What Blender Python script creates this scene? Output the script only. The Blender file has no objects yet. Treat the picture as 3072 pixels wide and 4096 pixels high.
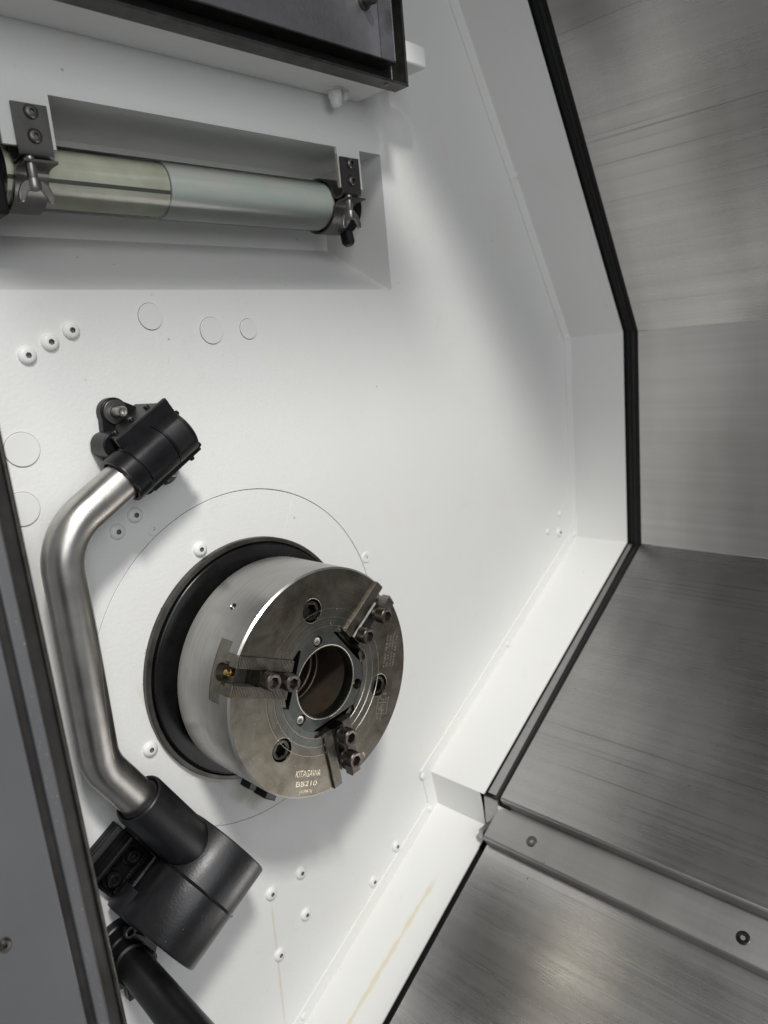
import bpy, bmesh, math, random
from mathutils import Vector, Matrix
random.seed(7)
PI = math.pi
R = math.radians
S = 0.001

# Machine coordinates in millimetres: U to the right along the headstock wall, V up, W out of the wall.
# Origin: centre of the chuck face.  Blender: x = U, y = -W, z = V, in metres.
def T(p):
    return Vector((p[0], -p[2], p[1])) * S

scene = bpy.context.scene
COL = scene.collection

# ------------------------------------------------------------------ camera
cam_d = bpy.data.cameras.new('camera')
cam = bpy.data.objects.new('camera', cam_d)
COL.objects.link(cam)
right = Vector((0.6929568, -0.71541599, -0.08939148))
up = Vector((0.20833717, 0.07999771, 0.97477997))
back = Vector((-0.69022206, -0.69410398, 0.20448271))
m3 = Matrix((right, up, back)).transposed()
cam.matrix_world = Matrix.Translation(T((-476.288, 341.808, 592.451))) @ m3.to_4x4()
cam_d.sensor_fit = 'VERTICAL'
cam_d.sensor_height = 24.0
cam_d.lens = 24.0 * 2950.09 / 4096.0
cam_d.clip_start = 0.01
cam_d.clip_end = 50
cam_d.dof.use_dof = True
cam_d.dof.focus_distance = 0.80
cam_d.dof.aperture_fstop = 3.3
scene.camera = cam

# ------------------------------------------------------------------ world and lamps
world = bpy.data.worlds.new('World')
scene.world = world
world.use_nodes = True
bg = world.node_tree.nodes['Background']
bg.inputs[0].default_value = (0.92, 0.95, 1.0, 1)
bg.inputs[1].default_value = 0.24

def area(name, pos, target, size, power, col=(1, 1, 1), size_y=None):
    l = bpy.data.lights.new(name, 'AREA')
    l.energy = power
    l.color = col
    l.shape = 'RECTANGLE'
    l.size = size
    l.size_y = size_y or size
    o = bpy.data.objects.new(name, l)
    COL.objects.link(o)
    o.location = T(pos)
    d = (T(target) - T(pos)).normalized()
    o.rotation_euler = d.to_track_quat('-Z', 'Y').to_euler()
    return o

area('shop_ceiling_light', (-752, 2130, 1560), (0, 0, -60), 0.28, 66, (1.0, 0.985, 0.95))
area('front_fill_light', (-700, 1000, 2300), (150, 100, -100), 1.5, 25, (0.97, 0.98, 1.0))  # soft front fill added to even out the shading, no window known

scene.render.engine = 'CYCLES'
scene.cycles.use_denoising = True
scene.cycles.max_bounces = 8
scene.cycles.caustics_reflective = False
scene.cycles.caustics_refractive = False
scene.cycles.sample_clamp_indirect = 4.0
scene.view_settings.view_transform = 'Standard'
scene.view_settings.look = 'None'
scene.view_settings.exposure = -0.07
scene.view_settings.gamma = 1.0
scene.view_settings.use_curve_mapping = False

# ------------------------------------------------------------------ node helpers and materials
class N:
    def __init__(s, name):
        s.m = bpy.data.materials.new(name)
        s.m.use_nodes = True
        s.nt = s.m.node_tree
        s.b = s.nt.nodes['Principled BSDF']
        s.pos = s.n('ShaderNodeNewGeometry').outputs['Position']
    def n(s, t, **kw):
        x = s.nt.nodes.new(t)
        for k, v in kw.items():
            setattr(x, k, v)
        return x
    def inp(s, sock, v):
        if isinstance(v, bpy.types.NodeSocket):
            s.nt.links.new(v, sock)
        elif v is not None:
            if isinstance(v, (tuple, list)) and len(v) == 3 and sock.type == 'RGBA':
                v = (*v, 1)
            sock.default_value = v
    def math(s, op, a, b=None, c=None, clamp=False):
        x = s.n('ShaderNodeMath', operation=op, use_clamp=clamp)
        s.inp(x.inputs[0], a); s.inp(x.inputs[1], b); s.inp(x.inputs[2], c)
        return x.outputs[0]
    def vm(s, op, a, b=None):
        x = s.n('ShaderNodeVectorMath', operation=op)
        s.inp(x.inputs[0], a); s.inp(x.inputs[1], b)
        return x.outputs['Value'] if op in ('DOT_PRODUCT', 'LENGTH', 'DISTANCE') else x.outputs[0]
    def noise(s, vec, scale=1.0, detail=2.0, rough=0.5, dist=0.0):
        x = s.n('ShaderNodeTexNoise')
        s.inp(x.inputs['Vector'], vec)
        x.inputs['Scale'].default_value = scale
        x.inputs['Detail'].default_value = detail
        x.inputs['Roughness'].default_value = rough
        x.inputs['Distortion'].default_value = dist
        return x.outputs['Fac']
    def ramp(s, f, a, b, lo=0.0, hi=1.0, smooth=False):
        x = s.n('ShaderNodeMapRange')
        if smooth: x.interpolation_type = 'SMOOTHSTEP'
        s.inp(x.inputs[0], f)
        x.inputs[1].default_value = a; x.inputs[2].default_value = b
        x.inputs[3].default_value = lo; x.inputs[4].default_value = hi
        return x.outputs[0]
    def mix(s, f, a, b):
        x = s.n('ShaderNodeMix', data_type='RGBA')
        s.inp(x.inputs[0], f); s.inp(x.inputs[6], a); s.inp(x.inputs[7], b)
        return x.outputs[2]
    def scl(s, v):
        return s.vm('MULTIPLY', s.pos, v)
    def bump(s, h, strength, dist):
        x = s.n('ShaderNodeBump')
        x.inputs['Strength'].default_value = strength
        x.inputs['Distance'].default_value = dist
        s.inp(x.inputs['Height'], h)
        s.nt.links.new(x.outputs[0], s.b.inputs['Normal'])
    def set(s, col=None, rough=None, metal=None, **kw):
        s.inp(s.b.inputs['Base Color'], col); s.inp(s.b.inputs['Roughness'], rough); s.inp(s.b.inputs['Metallic'], metal)
        for k, v in kw.items():
            s.inp(s.b.inputs[k.replace('_', ' ')], v)
        return s.m

def seg_mask(x, p0, p1, width, wob):
    # soft mask around a segment on the painted metal (stain with its own shape)
    a, b = T(p0), T(p1)
    d = (b - a); L = d.length; d.normalize()
    rel = x.vm('SUBTRACT', x.pos, tuple(a))
    along = x.vm('DOT_PRODUCT', rel, tuple(d))
    perp = x.vm('LENGTH', x.vm('SUBTRACT', rel, x.vm('MULTIPLY', tuple(d), x.n('ShaderNodeCombineXYZ').outputs[0])))
    cx = x.nt.nodes[-1] if False else None
    # build along * d explicitly
    c = x.n('ShaderNodeVectorMath', operation='SCALE')
    c.inputs[0].default_value = tuple(d)
    x.inp(c.inputs['Scale'], along)
    perp = x.vm('LENGTH', x.vm('SUBTRACT', rel, c.outputs[0]))
    wn = x.ramp(x.noise(x.pos, 55, 4, 0.6), 0.3, 0.7, 1 - wob, 1 + wob)
    m1 = x.ramp(x.math('DIVIDE', perp, x.math('MULTIPLY', wn, width * S)), 0.35, 1.0, 1, 0, True)
    m2 = x.ramp(along, 0, 0.03, 0, 1, True)
    m3_ = x.ramp(along, L - 0.02, L, 1, 0, True)
    return x.math('MULTIPLY', m1, x.math('MULTIPLY', m2, m3_))

def paint(name, base=(0.80, 0.80, 0.78), peel=1.0, stains=(), rough=0.42):
    x = N(name)
    h = x.noise(x.pos, 330, 2.5, 0.55)
    h2 = x.noise(x.pos, 90, 1.5, 0.5)
    hh = x.math('ADD', h, x.math('MULTIPLY', h2, 0.25))
    big = x.noise(x.pos, 7, 3, 0.55)
    col = x.mix(x.ramp(big, 0.3, 0.7), tuple(c * 0.975 for c in base), base)
    warm = x.ramp(x.noise(x.vm('ADD', x.pos, (3, 1, 2)), 11, 4, 0.6), 0.56, 0.75, 0, 0.35)
    col = x.mix(warm, col, (base[0] * 0.99, base[1] * 0.97, base[2] * 0.90))
    v = x.n('ShaderNodeTexVoronoi'); x.inp(v.inputs['Vector'], x.pos); v.inputs['Scale'].default_value = 38
    gate = x.ramp(x.noise(x.pos, 9, 2), 0.53, 0.62)
    sp = x.math('MULTIPLY', x.ramp(v.outputs['Distance'], 0.03, 0.075, 0.75, 0), gate)
    col = x.mix(sp, col, (0.38, 0.35, 0.20))
    smg = x.ramp(x.noise(x.vm('ADD', x.pos, (7, 2, 4)), 24, 5, 0.7, 1.2), 0.60, 0.78, 0, 0.22)
    col = x.mix(smg, col, (0.60, 0.59, 0.55))
    for p0, p1, w, wob, c, st in stains:
        col = x.mix(x.math('MULTIPLY', seg_mask(x, p0, p1, w, wob), st), col, c)
    x.bump(hh, 0.27 * peel, 0.0011)
    return x.set(col, x.ramp(h2, 0.3, 0.7, rough - 0.05, rough + 0.08), 0.0)

STAINS = (((222, -408.7, -64.5), (10, -531, -71), 5.0, 0.6, (0.68, 0.60, 0.36), 0.6),
          ((-24.6, -324, -132), (-30, -520, -132), 2.2, 0.4, (0.66, 0.62, 0.48), 0.6),
          ((-60, -141, -132), (-8, -190, -132), 20, 0.5, (0.30, 0.29, 0.20), 0.55),
          ((-120, -95, -132), (-60, -141, -132), 7, 0.6, (0.45, 0.40, 0.25), 0.5),
          ((-152, 30, -132), (-128, -80, -132), 6, 0.6, (0.62, 0.57, 0.42), 0.45),
          ((300, 545, -232), (300, 508, -215), 16, 0.5, (0.40, 0.34, 0.22), 0.5))
M_WHITE = paint('white_textured_paint', stains=STAINS)
M_WHITE_SMOOTH = paint('white_smooth_paint', peel=0.25, stains=STAINS[:1])

def steel_sheet(name, base=0.43, rough=0.27, streak=0.35, bmp=0.03, lines=0.0):
    x = N(name)
    f1 = x.noise(x.scl((260, 1.3, 260)), 1, 4, 0.6)
    f2 = x.noise(x.scl((1100, 6, 1100)), 1, 2, 0.5)
    f3 = x.noise(x.scl((60, 0.5, 60)), 1, 3, 0.6)
    blot = x.noise(x.pos, 6, 3, 0.6)
    scr = x.ramp(f1, 0.60, 0.74, 0, 1)
    zone = x.ramp(x.noise(x.scl((9, 0.6, 9)), 1, 2, 0.5), 0.50, 0.60, 0, 1)
    scr = x.math('MULTIPLY', scr, zone)
    k = x.math('ADD', x.ramp(f3, 0.3, 0.7, -0.08 * streak, 0.08 * streak), x.ramp(blot, 0.3, 0.7, -0.025, 0.025))
    f4 = x.noise(x.scl((5, 420, 5)), 1, 3, 0.6)
    f5 = x.noise(x.scl((1.2, 9, 1.2)), 1, 2, 0.5)
    k = x.math('ADD', k, x.math('ADD', x.ramp(f4, 0.3, 0.7, -0.007, 0.007), x.ramp(f5, 0.35, 0.65, -0.05, 0.04)))
    val = x.math('ADD', base, k)
    val = x.math('SUBTRACT', val, x.math('MULTIPLY', scr, 0.24))
    cc = x.n('ShaderNodeCombineColor')
    x.inp(cc.inputs[0], val); x.inp(cc.inputs[1], x.math('MULTIPLY', val, 0.968)); x.inp(cc.inputs[2], x.math('MULTIPLY', val, 0.95))
    v = x.n('ShaderNodeTexVoronoi'); x.inp(v.inputs['Vector'], x.pos); v.inputs['Scale'].default_value = 30
    gate = x.ramp(x.noise(x.pos, 8, 2), 0.55, 0.62)
    sp = x.math('MULTIPLY', x.ramp(v.outputs['Distance'], 0.02, 0.05, 0.8, 0), gate)
    col = x.mix(sp, cc.outputs[0], (0.05, 0.04, 0.035))
    x.bump(x.math('ADD', f2, x.math('MULTIPLY', f1, lines)), bmp, 0.0004)
    r = x.math('ADD', x.ramp(f1, 0.3, 0.7, rough - 0.02, rough + 0.03), x.ramp(blot, 0.3, 0.7, -0.02, 0.03))
    return x.set(col, r, 1.0)

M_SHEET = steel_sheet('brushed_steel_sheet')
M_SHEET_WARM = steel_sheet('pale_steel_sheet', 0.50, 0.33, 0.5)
M_SHEET_BRIGHT = steel_sheet('reflection_bright_steel_sheet', 0.60, 0.27, 0.9, 0.09, 1.0)  # brighter copy of the sheet steel, wall reflection put into its colour
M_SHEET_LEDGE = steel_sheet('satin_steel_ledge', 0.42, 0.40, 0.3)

def simple(name, col, rough, metal=0.0, nscale=80, var=0.12, bump=0.0, bscale=500, **kw):
    x = N(name)
    f = x.noise(x.pos, nscale, 3, 0.6)
    c = x.mix(x.ramp(f, 0.3, 0.7), tuple(max(0, k * (1 - var)) for k in col), tuple(min(1, k * (1 + var)) for k in col))
    if bump:
        x.bump(x.noise(x.pos, bscale, 2, 0.5), bump, 0.0005)
    g = x.noise(x.pos, nscale * 0.35, 3, 0.6)
    return x.set(c, x.ramp(g, 0.3, 0.7, max(0.03, rough - 0.06), rough + 0.08), metal, **kw)

M_BLACK_HUB = simple('black_cast_paint', (0.007, 0.007, 0.008), 0.35, 0, 40, 0.3, 0.25, 420, Specular_IOR_Level=0.45)
M_BLACK = simple('black_anodised', (0.007, 0.007, 0.008), 0.33, 0.0, 90, 0.3, 0.05, 900, Specular_IOR_Level=0.25)
M_BLACK_GLOSS = simple('black_gloss_metal', (0.007, 0.007, 0.007), 0.24, 0.0, 60, 0.3, 0.08, 300, Specular_IOR_Level=0.3)
M_RUBBER = simple('black_rubber', (0.008, 0.008, 0.008), 0.5, 0, 100, 0.2, 0.4, 90, Specular_IOR_Level=0.3)
M_DARK = simple('dark_gap', (0.004, 0.004, 0.004), 0.9)
M_TUBE = simple('satin_steel_tube', (0.46, 0.445, 0.415), 0.32, 1.0, 35, 0.14, 0.08, 500)
M_SCREW = simple('dark_oxide_screw', (0.13, 0.115, 0.105), 0.38, 1.0, 250, 0.25, 0.15, 900)
M_SCREW_BLK = simple('black_oxide_bolt', (0.05, 0.047, 0.044), 0.35, 1.0, 250, 0.25, 0.1, 900)
M_STEEL = simple('bright_steel', (0.52, 0.50, 0.46), 0.28, 1.0, 120, 0.12, 0.05, 900)
M_BRACKET = simple('grey_stainless_bracket', (0.145, 0.14, 0.135), 0.40, 1.0, 60, 0.1)
M_BOLT_STEEL = simple('dull_bolt_steel', (0.30, 0.285, 0.27), 0.32, 1.0, 120, 0.15)
M_BRASS = simple('brass', (0.62, 0.45, 0.16), 0.28, 1.0, 200, 0.15)
M_FRAME = simple('dark_oily_steel', (0.055, 0.053, 0.046), 0.38, 0.6, 60, 0.4, 0.15, 300)
M_TRAY = simple('grey_hammered_steel', (0.22, 0.22, 0.235), 0.42, 0.8, 60, 0.08, 0.45, 320)
M_POST = simple('grey_post_paint', (0.105, 0.107, 0.112), 0.45, 0, 12, 0.06, 0.05, 500)
M_POST_DARK = simple('post_shade_grey', (0.028, 0.027, 0.025), 0.42, 0, 30, 0.3, 0.05, Specular_IOR_Level=0.25)  # post colour darkened for the groove's shadow and the side facing away
M_TAN = simple('primer_edge', (0.42, 0.38, 0.27), 0.6, 0, 80, 0.2)
M_CHIP = simple('bright_chip', (0.70, 0.67, 0.60), 0.35, 1.0, 300, 0.1)
M_DUST = simple('white_dust', (0.75, 0.74, 0.70), 0.6, 0, 300, 0.1)
M_GROOVE = simple('scribed_bright_edge', (0.65, 0.61, 0.52), 0.22, 1.0, 300, 0.1)

def jaw_mat():
    x = N('phosphated_jaw_steel')
    f = x.noise(x.pos, 130, 4, 0.65)
    g = x.noise(x.pos, 22, 3, 0.6)
    c = x.mix(x.ramp(f, 0.3, 0.7), (0.17, 0.155, 0.135), (0.29, 0.27, 0.24))
    c = x.mix(x.ramp(g, 0.55, 0.75, 0, 0.6), c, (0.24, 0.19, 0.11))
    x.bump(f, 0.15, 0.0004)
    return x.set(c, x.ramp(f, 0.3, 0.7, 0.34, 0.5), 1.0)
M_JAW = jaw_mat()

def chuck_mat():
    x = N('chuck_steel')
    sep = x.n('ShaderNodeSeparateXYZ'); x.inp(sep.inputs[0], x.pos)
    u, y, v = sep.outputs
    r = x.math('SQRT', x.math('ADD', x.math('MULTIPLY', u, u), x.math('MULTIPLY', v, v)))
    w = x.math('MULTIPLY', y, -1.0)
    ang = x.math('ARCTAN2', v, u)
    def cmb(a, b, c):
        k = x.n('ShaderNodeCombineXYZ')
        x.inp(k.inputs[0], a); x.inp(k.inputs[1], b); x.inp(k.inputs[2], c)
        return k.outputs[0]
    face = x.math('GREATER_THAN', w, -0.0003)
    side = x.math('GREATER_THAN', r, 0.1262)
    turn = x.noise(cmb(x.math('MULTIPLY', r, 900), x.math('MULTIPLY', ang, 1.5), 0), 1, 3, 0.6)
    blot = x.noise(x.pos, 28, 5, 0.65, 0.6)
    blot2 = x.noise(x.vm('ADD', x.pos, (2, 5, 1)), 60, 4, 0.6)
    fc = x.mix(x.ramp(blot, 0.35, 0.68), (0.095, 0.087, 0.070), (0.19, 0.178, 0.15))
    fc = x.mix(x.ramp(blot2, 0.5, 0.8, 0, 0.6), fc, (0.095, 0.072, 0.038))
    blue = x.math('MULTIPLY', x.ramp(r, 0.055, 0.088, 1, 0, True), x.ramp(x.noise(x.pos, 15, 2), 0.42, 0.62))
    fc = x.mix(x.math('MULTIPLY', blue, 0.7), fc, (0.11, 0.14, 0.145))
    fc = x.mix(x.ramp(turn, 0.35, 0.7, 0, 0.25), fc, (0.055, 0.05, 0.042))
    brush = x.noise(cmb(x.math('MULTIPLY', w, 420), x.math('MULTIPLY', ang, 2.2), 0), 1, 4, 0.6)
    sc = x.mix(x.ramp(brush, 0.3, 0.7), (0.34, 0.33, 0.315), (0.43, 0.42, 0.40))
    sc = x.mix(x.ramp(x.noise(x.pos, 45, 4, 0.6), 0.62, 0.74, 0, 0.35), sc, (0.16, 0.15, 0.14))
    col = x.mix(side, (0.14, 0.135, 0.12), sc)
    cham = x.math('MULTIPLY', x.math('GREATER_THAN', r, 0.1249), x.math('GREATER_THAN', w, -0.0021))
    col = x.mix(cham, col, (0.62, 0.60, 0.57))
    col = x.mix(x.math('MULTIPLY', face, x.math('LESS_THAN', r, 0.12505)), col, fc)
    rough = x.math('ADD', x.ramp(blot, 0.3, 0.7, 0.25, 0.37), x.math('MULTIPLY', side, 0.02))
    x.bump(x.math('ADD', x.math('MULTIPLY', brush, side), x.math('MULTIPLY', turn, x.math('MULTIPLY', face, 0.8))), 0.10, 0.0005)
    return x.set(col, rough, 1.0)
M_CHUCK = chuck_mat()
M_INSERT = simple('insert_steel', (0.10, 0.107, 0.10), 0.36, 1.0, 60, 0.2, 0.05, 900)

def bore_mat():
    x = N('oily_bore_steel')
    f = x.noise(x.pos, 70, 4, 0.65)
    c = x.mix(x.ramp(f, 0.35, 0.7), (0.16, 0.125, 0.09), (0.09, 0.07, 0.055))
    c = x.mix(x.ramp(x.noise(x.pos, 40, 4, 0.7), 0.56, 0.7, 0, 0.8), c, (0.13, 0.05, 0.025))
    return x.set(c, x.ramp(f, 0.3, 0.7, 0.35, 0.55), 0.8)
M_BORE = bore_mat()

def glass_mat():
    m = bpy.data.materials.new('clear_lamp_glass'); m.use_nodes = True
    nt = m.node_tree; nt.nodes.clear()
    o = nt.nodes.new('ShaderNodeOutputMaterial'); mx = nt.nodes.new('ShaderNodeMixShader')
    t = nt.nodes.new('ShaderNodeBsdfTransparent'); g = nt.nodes.new('ShaderNodeBsdfGlossy'); f = nt.nodes.new('ShaderNodeFresnel')
    t.inputs[0].default_value = (0.95, 0.97, 0.95, 1); g.inputs['Roughness'].default_value = 0.12
    ns = nt.nodes.new('ShaderNodeTexNoise'); ns.inputs['Scale'].default_value = 18
    f.inputs[0].default_value = 1.5
    ad = nt.nodes.new('ShaderNodeMath'); ad.operation = 'MULTIPLY_ADD'; ad.inputs[1].default_value = 1.2; ad.inputs[2].default_value = 0.02
    nt.links.new(f.outputs[0], ad.inputs[0])
    nt.links.new(ad.outputs[0], mx.inputs[0]); nt.links.new(t.outputs[0], mx.inputs[1]); nt.links.new(g.outputs[0], mx.inputs[2])
    nt.links.new(mx.outputs[0], o.inputs[0])
    return m
M_GLASS = glass_mat()

def film_mat():
    x = N('frosted_lamp_film')
    sep = x.n('ShaderNodeSeparateXYZ'); x.inp(sep.inputs[0], x.pos)
    f = x.noise(x.scl((14, 40, 40)), 1, 3, 0.6)
    c = x.mix(x.ramp(f, 0.38, 0.66), (0.93, 0.92, 0.85), (0.80, 0.88, 0.82))
    return x.set(c, 0.45, 0.0)
M_FILM = film_mat()
M_REFLECT = simple('lamp_reflector', (0.82, 0.81, 0.64), 0.35, 0.0, 25, 0.15)

# ------------------------------------------------------------------ mesh helpers
ORG = {}
EX, EY, EZ = Vector((1, 0, 0)), Vector((0, 1, 0)), Vector((0, 0, 1))   # U, V, W

def perp_axes(ax, x=None):
    ax = Vector(ax).normalized()
    if x is None:
        x = EX if abs(ax.dot(EX)) < 0.9 else EY
    x = Vector(x); x = (x - ax * ax.dot(x)).normalized()
    return x, ax.cross(x), ax

class MB:
    def __init__(s):
        s.v = []; s.f = []
    def add(s, vs, fs):
        k = len(s.v)
        s.v += [Vector(p) for p in vs]
        s.f += [[i + k for i in q] for q in fs]
        return s
    def box(s, o, size, ax=(EX, EY, EZ)):
        (x0, x1), (y0, y1), (z0, z1) = size
        o = Vector(o); a, b, c = [Vector(k) for k in ax]
        vs = [o + a * x + b * y + c * z for z in (z0, z1) for y in (y0, y1) for x in (x0, x1)]
        return s.add(vs, [(0, 2, 3, 1), (4, 5, 7, 6), (0, 1, 5, 4), (2, 6, 7, 3), (0, 4, 6, 2), (1, 3, 7, 5)])
    def prism(s, poly, o, ax, z0, z1):
        o = Vector(o); a, b, c = [Vector(k) for k in ax]
        n = len(poly)
        A = sum(poly[i][0] * poly[(i + 1) % n][1] - poly[(i + 1) % n][0] * poly[i][1] for i in range(n))
        if A < 0: poly = poly[::-1]
        vs = [o + a * x + b * y + c * z for z in (z0, z1) for x, y in poly]
        fs = [list(range(n))[::-1], list(range(n, 2 * n))] + [(i, (i + 1) % n, n + (i + 1) % n, n + i) for i in range(n)]
        return s.add(vs, fs)
    def lathe(s, prof, o=(0, 0, 0), ax=EZ, n=48, x=None, closed=False, knurl=0.0, a0=0.0, a1=None):
        # prof: (r, h) or (r, h, 'hex') or (r, h, 'knurl')
        o = Vector(o); e1, e2, e3 = perp_axes(ax, x)
        rings = []
        full = a1 is None
        cnt = n if full else n + 1
        k0 = len(s.v)
        for p in prof:
            r, h = p[0], p[1]
            if abs(r) < 1e-9:
                rings.append([len(s.v)] * cnt); s.v.append(o + e3 * h); continue
            idx = []
            for i in range(cnt):
                a = 2 * PI * i / n if full else a0 + (a1 - a0) * i / n
                rr = r
                if len(p) > 2 and p[2] == 'hex':
                    rr = r * math.cos(PI / 6) / math.cos(((a + PI / 6) % (PI / 3)) - PI / 6)
                elif len(p) > 2 and p[2] == 'knurl':
                    rr = r - (knurl if i % 2 else 0)
                idx.append(len(s.v)); s.v.append(o + (e1 * math.cos(a) + e2 * math.sin(a)) * rr + e3 * h)
            rings.append(idx)
        m = len(rings)
        for j in range(m if closed else m - 1):
            A, B = rings[j], rings[(j + 1) % m]
            for i in range(cnt if full else cnt - 1):
                q = [A[i], A[(i + 1) % cnt], B[(i + 1) % cnt], B[i]]
                q2 = []
                for t in q:
                    if t not in q2: q2.append(t)
                if len(q2) > 2: s.f.append(q2)
        return s
    def tube(s, path, r, n=32, caps=True):
        path = [Vector(p) for p in path]
        rr = r if isinstance(r, (list, tuple)) else [r] * len(path)
        t0 = (path[1] - path[0]).normalized()
        e1, e2, _ = perp_axes(t0)
        prev = None; k0 = len(s.v)
        for i, p in enumerate(path):
            t = (path[min(i + 1, len(path) - 1)] - path[max(i - 1, 0)]).normalized()
            e1 = (e1 - t * t.dot(e1)).normalized(); e2 = t.cross(e1)
            ring = []
            for j in range(n):
                a = 2 * PI * j / n
                ring.append(len(s.v)); s.v.append(p + (e1 * math.cos(a) + e2 * math.sin(a)) * rr[i])
            if prev:
                for j in range(n):
                    s.f.append([prev[j], prev[(j + 1) % n], ring[(j + 1) % n], ring[j]])
            prev = ring
        if caps:
            s.f.append(list(range(k0, k0 + n))[::-1]); s.f.append(list(prev))
        return s
    def mesh(s, name, org=(0, 0, 0), smooth=35, fix=True):
        me = bpy.data.meshes.new(name)
        o = Vector(org)
        me.from_pydata([T(p - o) for p in s.v], [], s.f)
        bm = bmesh.new(); bm.from_mesh(me)
        if fix:
            bmesh.ops.remove_doubles(bm, verts=bm.verts, dist=1e-7)
            bmesh.ops.recalc_face_normals(bm, faces=bm.faces)
        bm.to_mesh(me); bm.free()
        shade(me, smooth)
        return me
    def build(s, name, mat, parent=None, smooth=35, bevel=0.0, origin=None, segs=2, fix=True):
        org = ORG[parent.name] if parent else Vector(origin if origin is not None else (0, 0, 0))
        me = s.mesh(name, org, smooth, fix)
        return link(name, me, mat, parent, None if parent else org, bevel, segs, org)

def shade(me, smooth):
    if smooth:
        me.polygons.foreach_set('use_smooth', [True] * len(me.polygons))
        me.set_sharp_from_angle(angle=R(smooth))

def link(name, me, mat, parent=None, loc=None, bevel=0, segs=2, org=None):
    o = bpy.data.objects.new(name, me)
    COL.objects.link(o)
    if mat and not me.materials: me.materials.append(mat)
    if parent: o.parent = parent
    elif loc is not None: o.location = T(loc)
    ORG[o.name] = Vector(org if org is not None else (0, 0, 0))
    if bevel:
        b = o.modifiers.new('bevel', 'BEVEL'); b.width = bevel * S; b.segments = segs; b.limit_method = 'ANGLE'; b.angle_limit = R(40)
    return o

def thing(name, label, cat, loc, group=None):
    o = bpy.data.objects.new(name, None)
    COL.objects.link(o)
    o.empty_display_size = 0.02
    o.location = T(loc); ORG[o.name] = Vector(loc)
    o['label'] = label; o['category'] = cat
    if group: o['group'] = group
    return o

def tag(o, label=None, cat=None, group=None, kind=None):
    for k, v in (('label', label), ('category', cat), ('group', group), ('kind', kind)):
        if v: o[k] = v
    return o

def inst(name, me, parent, uvw, rot=None, mat=None):
    o = bpy.data.objects.new(name, me)
    COL.objects.link(o)
    o.parent = parent
    o.location = T(Vector(uvw) - ORG[parent.name])
    if rot is not None: o.rotation_euler = rot
    ORG[o.name] = Vector(uvw)
    return o

def to_mesh(data, name):
    tmp = bpy.data.objects.new('tmp', data)
    COL.objects.link(tmp)
    dg = bpy.context.evaluated_depsgraph_get()
    me = bpy.data.meshes.new_from_object(tmp.evaluated_get(dg))
    me.name = name
    bpy.data.objects.remove(tmp)
    return me

def boolean(me, cutters, op='DIFFERENCE'):
    tmp = bpy.data.objects.new('tmp', me); COL.objects.link(tmp)
    cs = []
    for i, c in enumerate(cutters):
        co = bpy.data.objects.new('cut', c); COL.objects.link(co); cs.append(co)
        md = tmp.modifiers.new('b%d' % i, 'BOOLEAN'); md.operation = op; md.object = co; md.solver = 'EXACT'
    dg = bpy.context.evaluated_depsgraph_get()
    out = bpy.data.meshes.new_from_object(tmp.evaluated_get(dg))
    for o in cs + [tmp]: bpy.data.objects.remove(o)
    return out

def plate(name, outlines, o, ax, z0, z1, mat, parent=None, bev=0.0, origin=None, smooth=30):
    cu = bpy.data.curves.new(name, 'CURVE'); cu.dimensions = '2D'; cu.fill_mode = 'BOTH'
    cu.extrude = max(0.0, abs(z1 - z0) / 2 - bev)
    cu.bevel_depth = bev; cu.bevel_resolution = 1
    for pl in outlines:
        sp = cu.splines.new('POLY'); sp.points.add(len(pl) - 1)
        for p, (x, y) in zip(sp.points, pl): p.co = (x, y, 0, 1)
        sp.use_cyclic_u = True
    me = to_mesh(cu, name)
    org = ORG[parent.name] if parent else Vector(origin if origin is not None else (0, 0, 0))
    o = Vector(o); a, b, c = [Vector(k) for k in ax]; zm = (z0 + z1) / 2
    for v in me.vertices:
        v.co = T(o + a * v.co.x + b * v.co.y + c * (v.co.z + zm) - org)
    bm = bmesh.new(); bm.from_mesh(me); bmesh.ops.recalc_face_normals(bm, faces=bm.faces); bm.to_mesh(me); bm.free()
    me.materials.clear()
    shade(me, smooth)
    return link(name, me, mat, parent, None if parent else org, 0, 2, org)

def circle(r, n=96, c=(0, 0), a0=0, a1=2 * PI, end=False):
    return [(c[0] + r * math.cos(a0 + (a1 - a0) * i / n), c[1] + r * math.sin(a0 + (a1 - a0) * i / n)) for i in range(n + (1 if end else 0))]

# small fastener meshes, pointing along +W, origin at the seat
def dome_screw_mesh(name, r=8.5, h=4.6, hx=3.0):
    p = [(r, -0.5), (r, 0.5)]
    for i in range(1, 7):
        a = i / 7 * PI / 2
        p.append((hx + 0.5 + (r - hx - 0.5) * math.cos(a), 0.5 + (h - 0.5) * math.sin(a)))
    p += [(hx + 0.3, h), (hx, h, 'hex'), (hx, h - 3.2, 'hex'), (0, h - 3.6)]
    return MB().lathe(p, n=36).mesh(name)

def flat_screw_mesh(name, r=7.5, hx=2.4):
    p = [(r, -1), (r, 0.7), (r - 0.5, 1.1), (r - 1.2, 1.1), (hx + .3, 1.0), (hx, 0.9, 'hex'), (hx, -1.5, 'hex'), (0, -2)]
    return MB().lathe(p, n=36).mesh(name)

def rivet_mesh(name, r=5.5, h=3.0):
    p = [(r, -0.5), (r, 0.3)] + [(r * math.cos(i / 5 * PI / 2), 0.3 + h * math.sin(i / 5 * PI / 2)) for i in range(1, 5)] + [(0, h + 0.3)]
    return MB().lathe(p, n=24).mesh(name)

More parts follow.
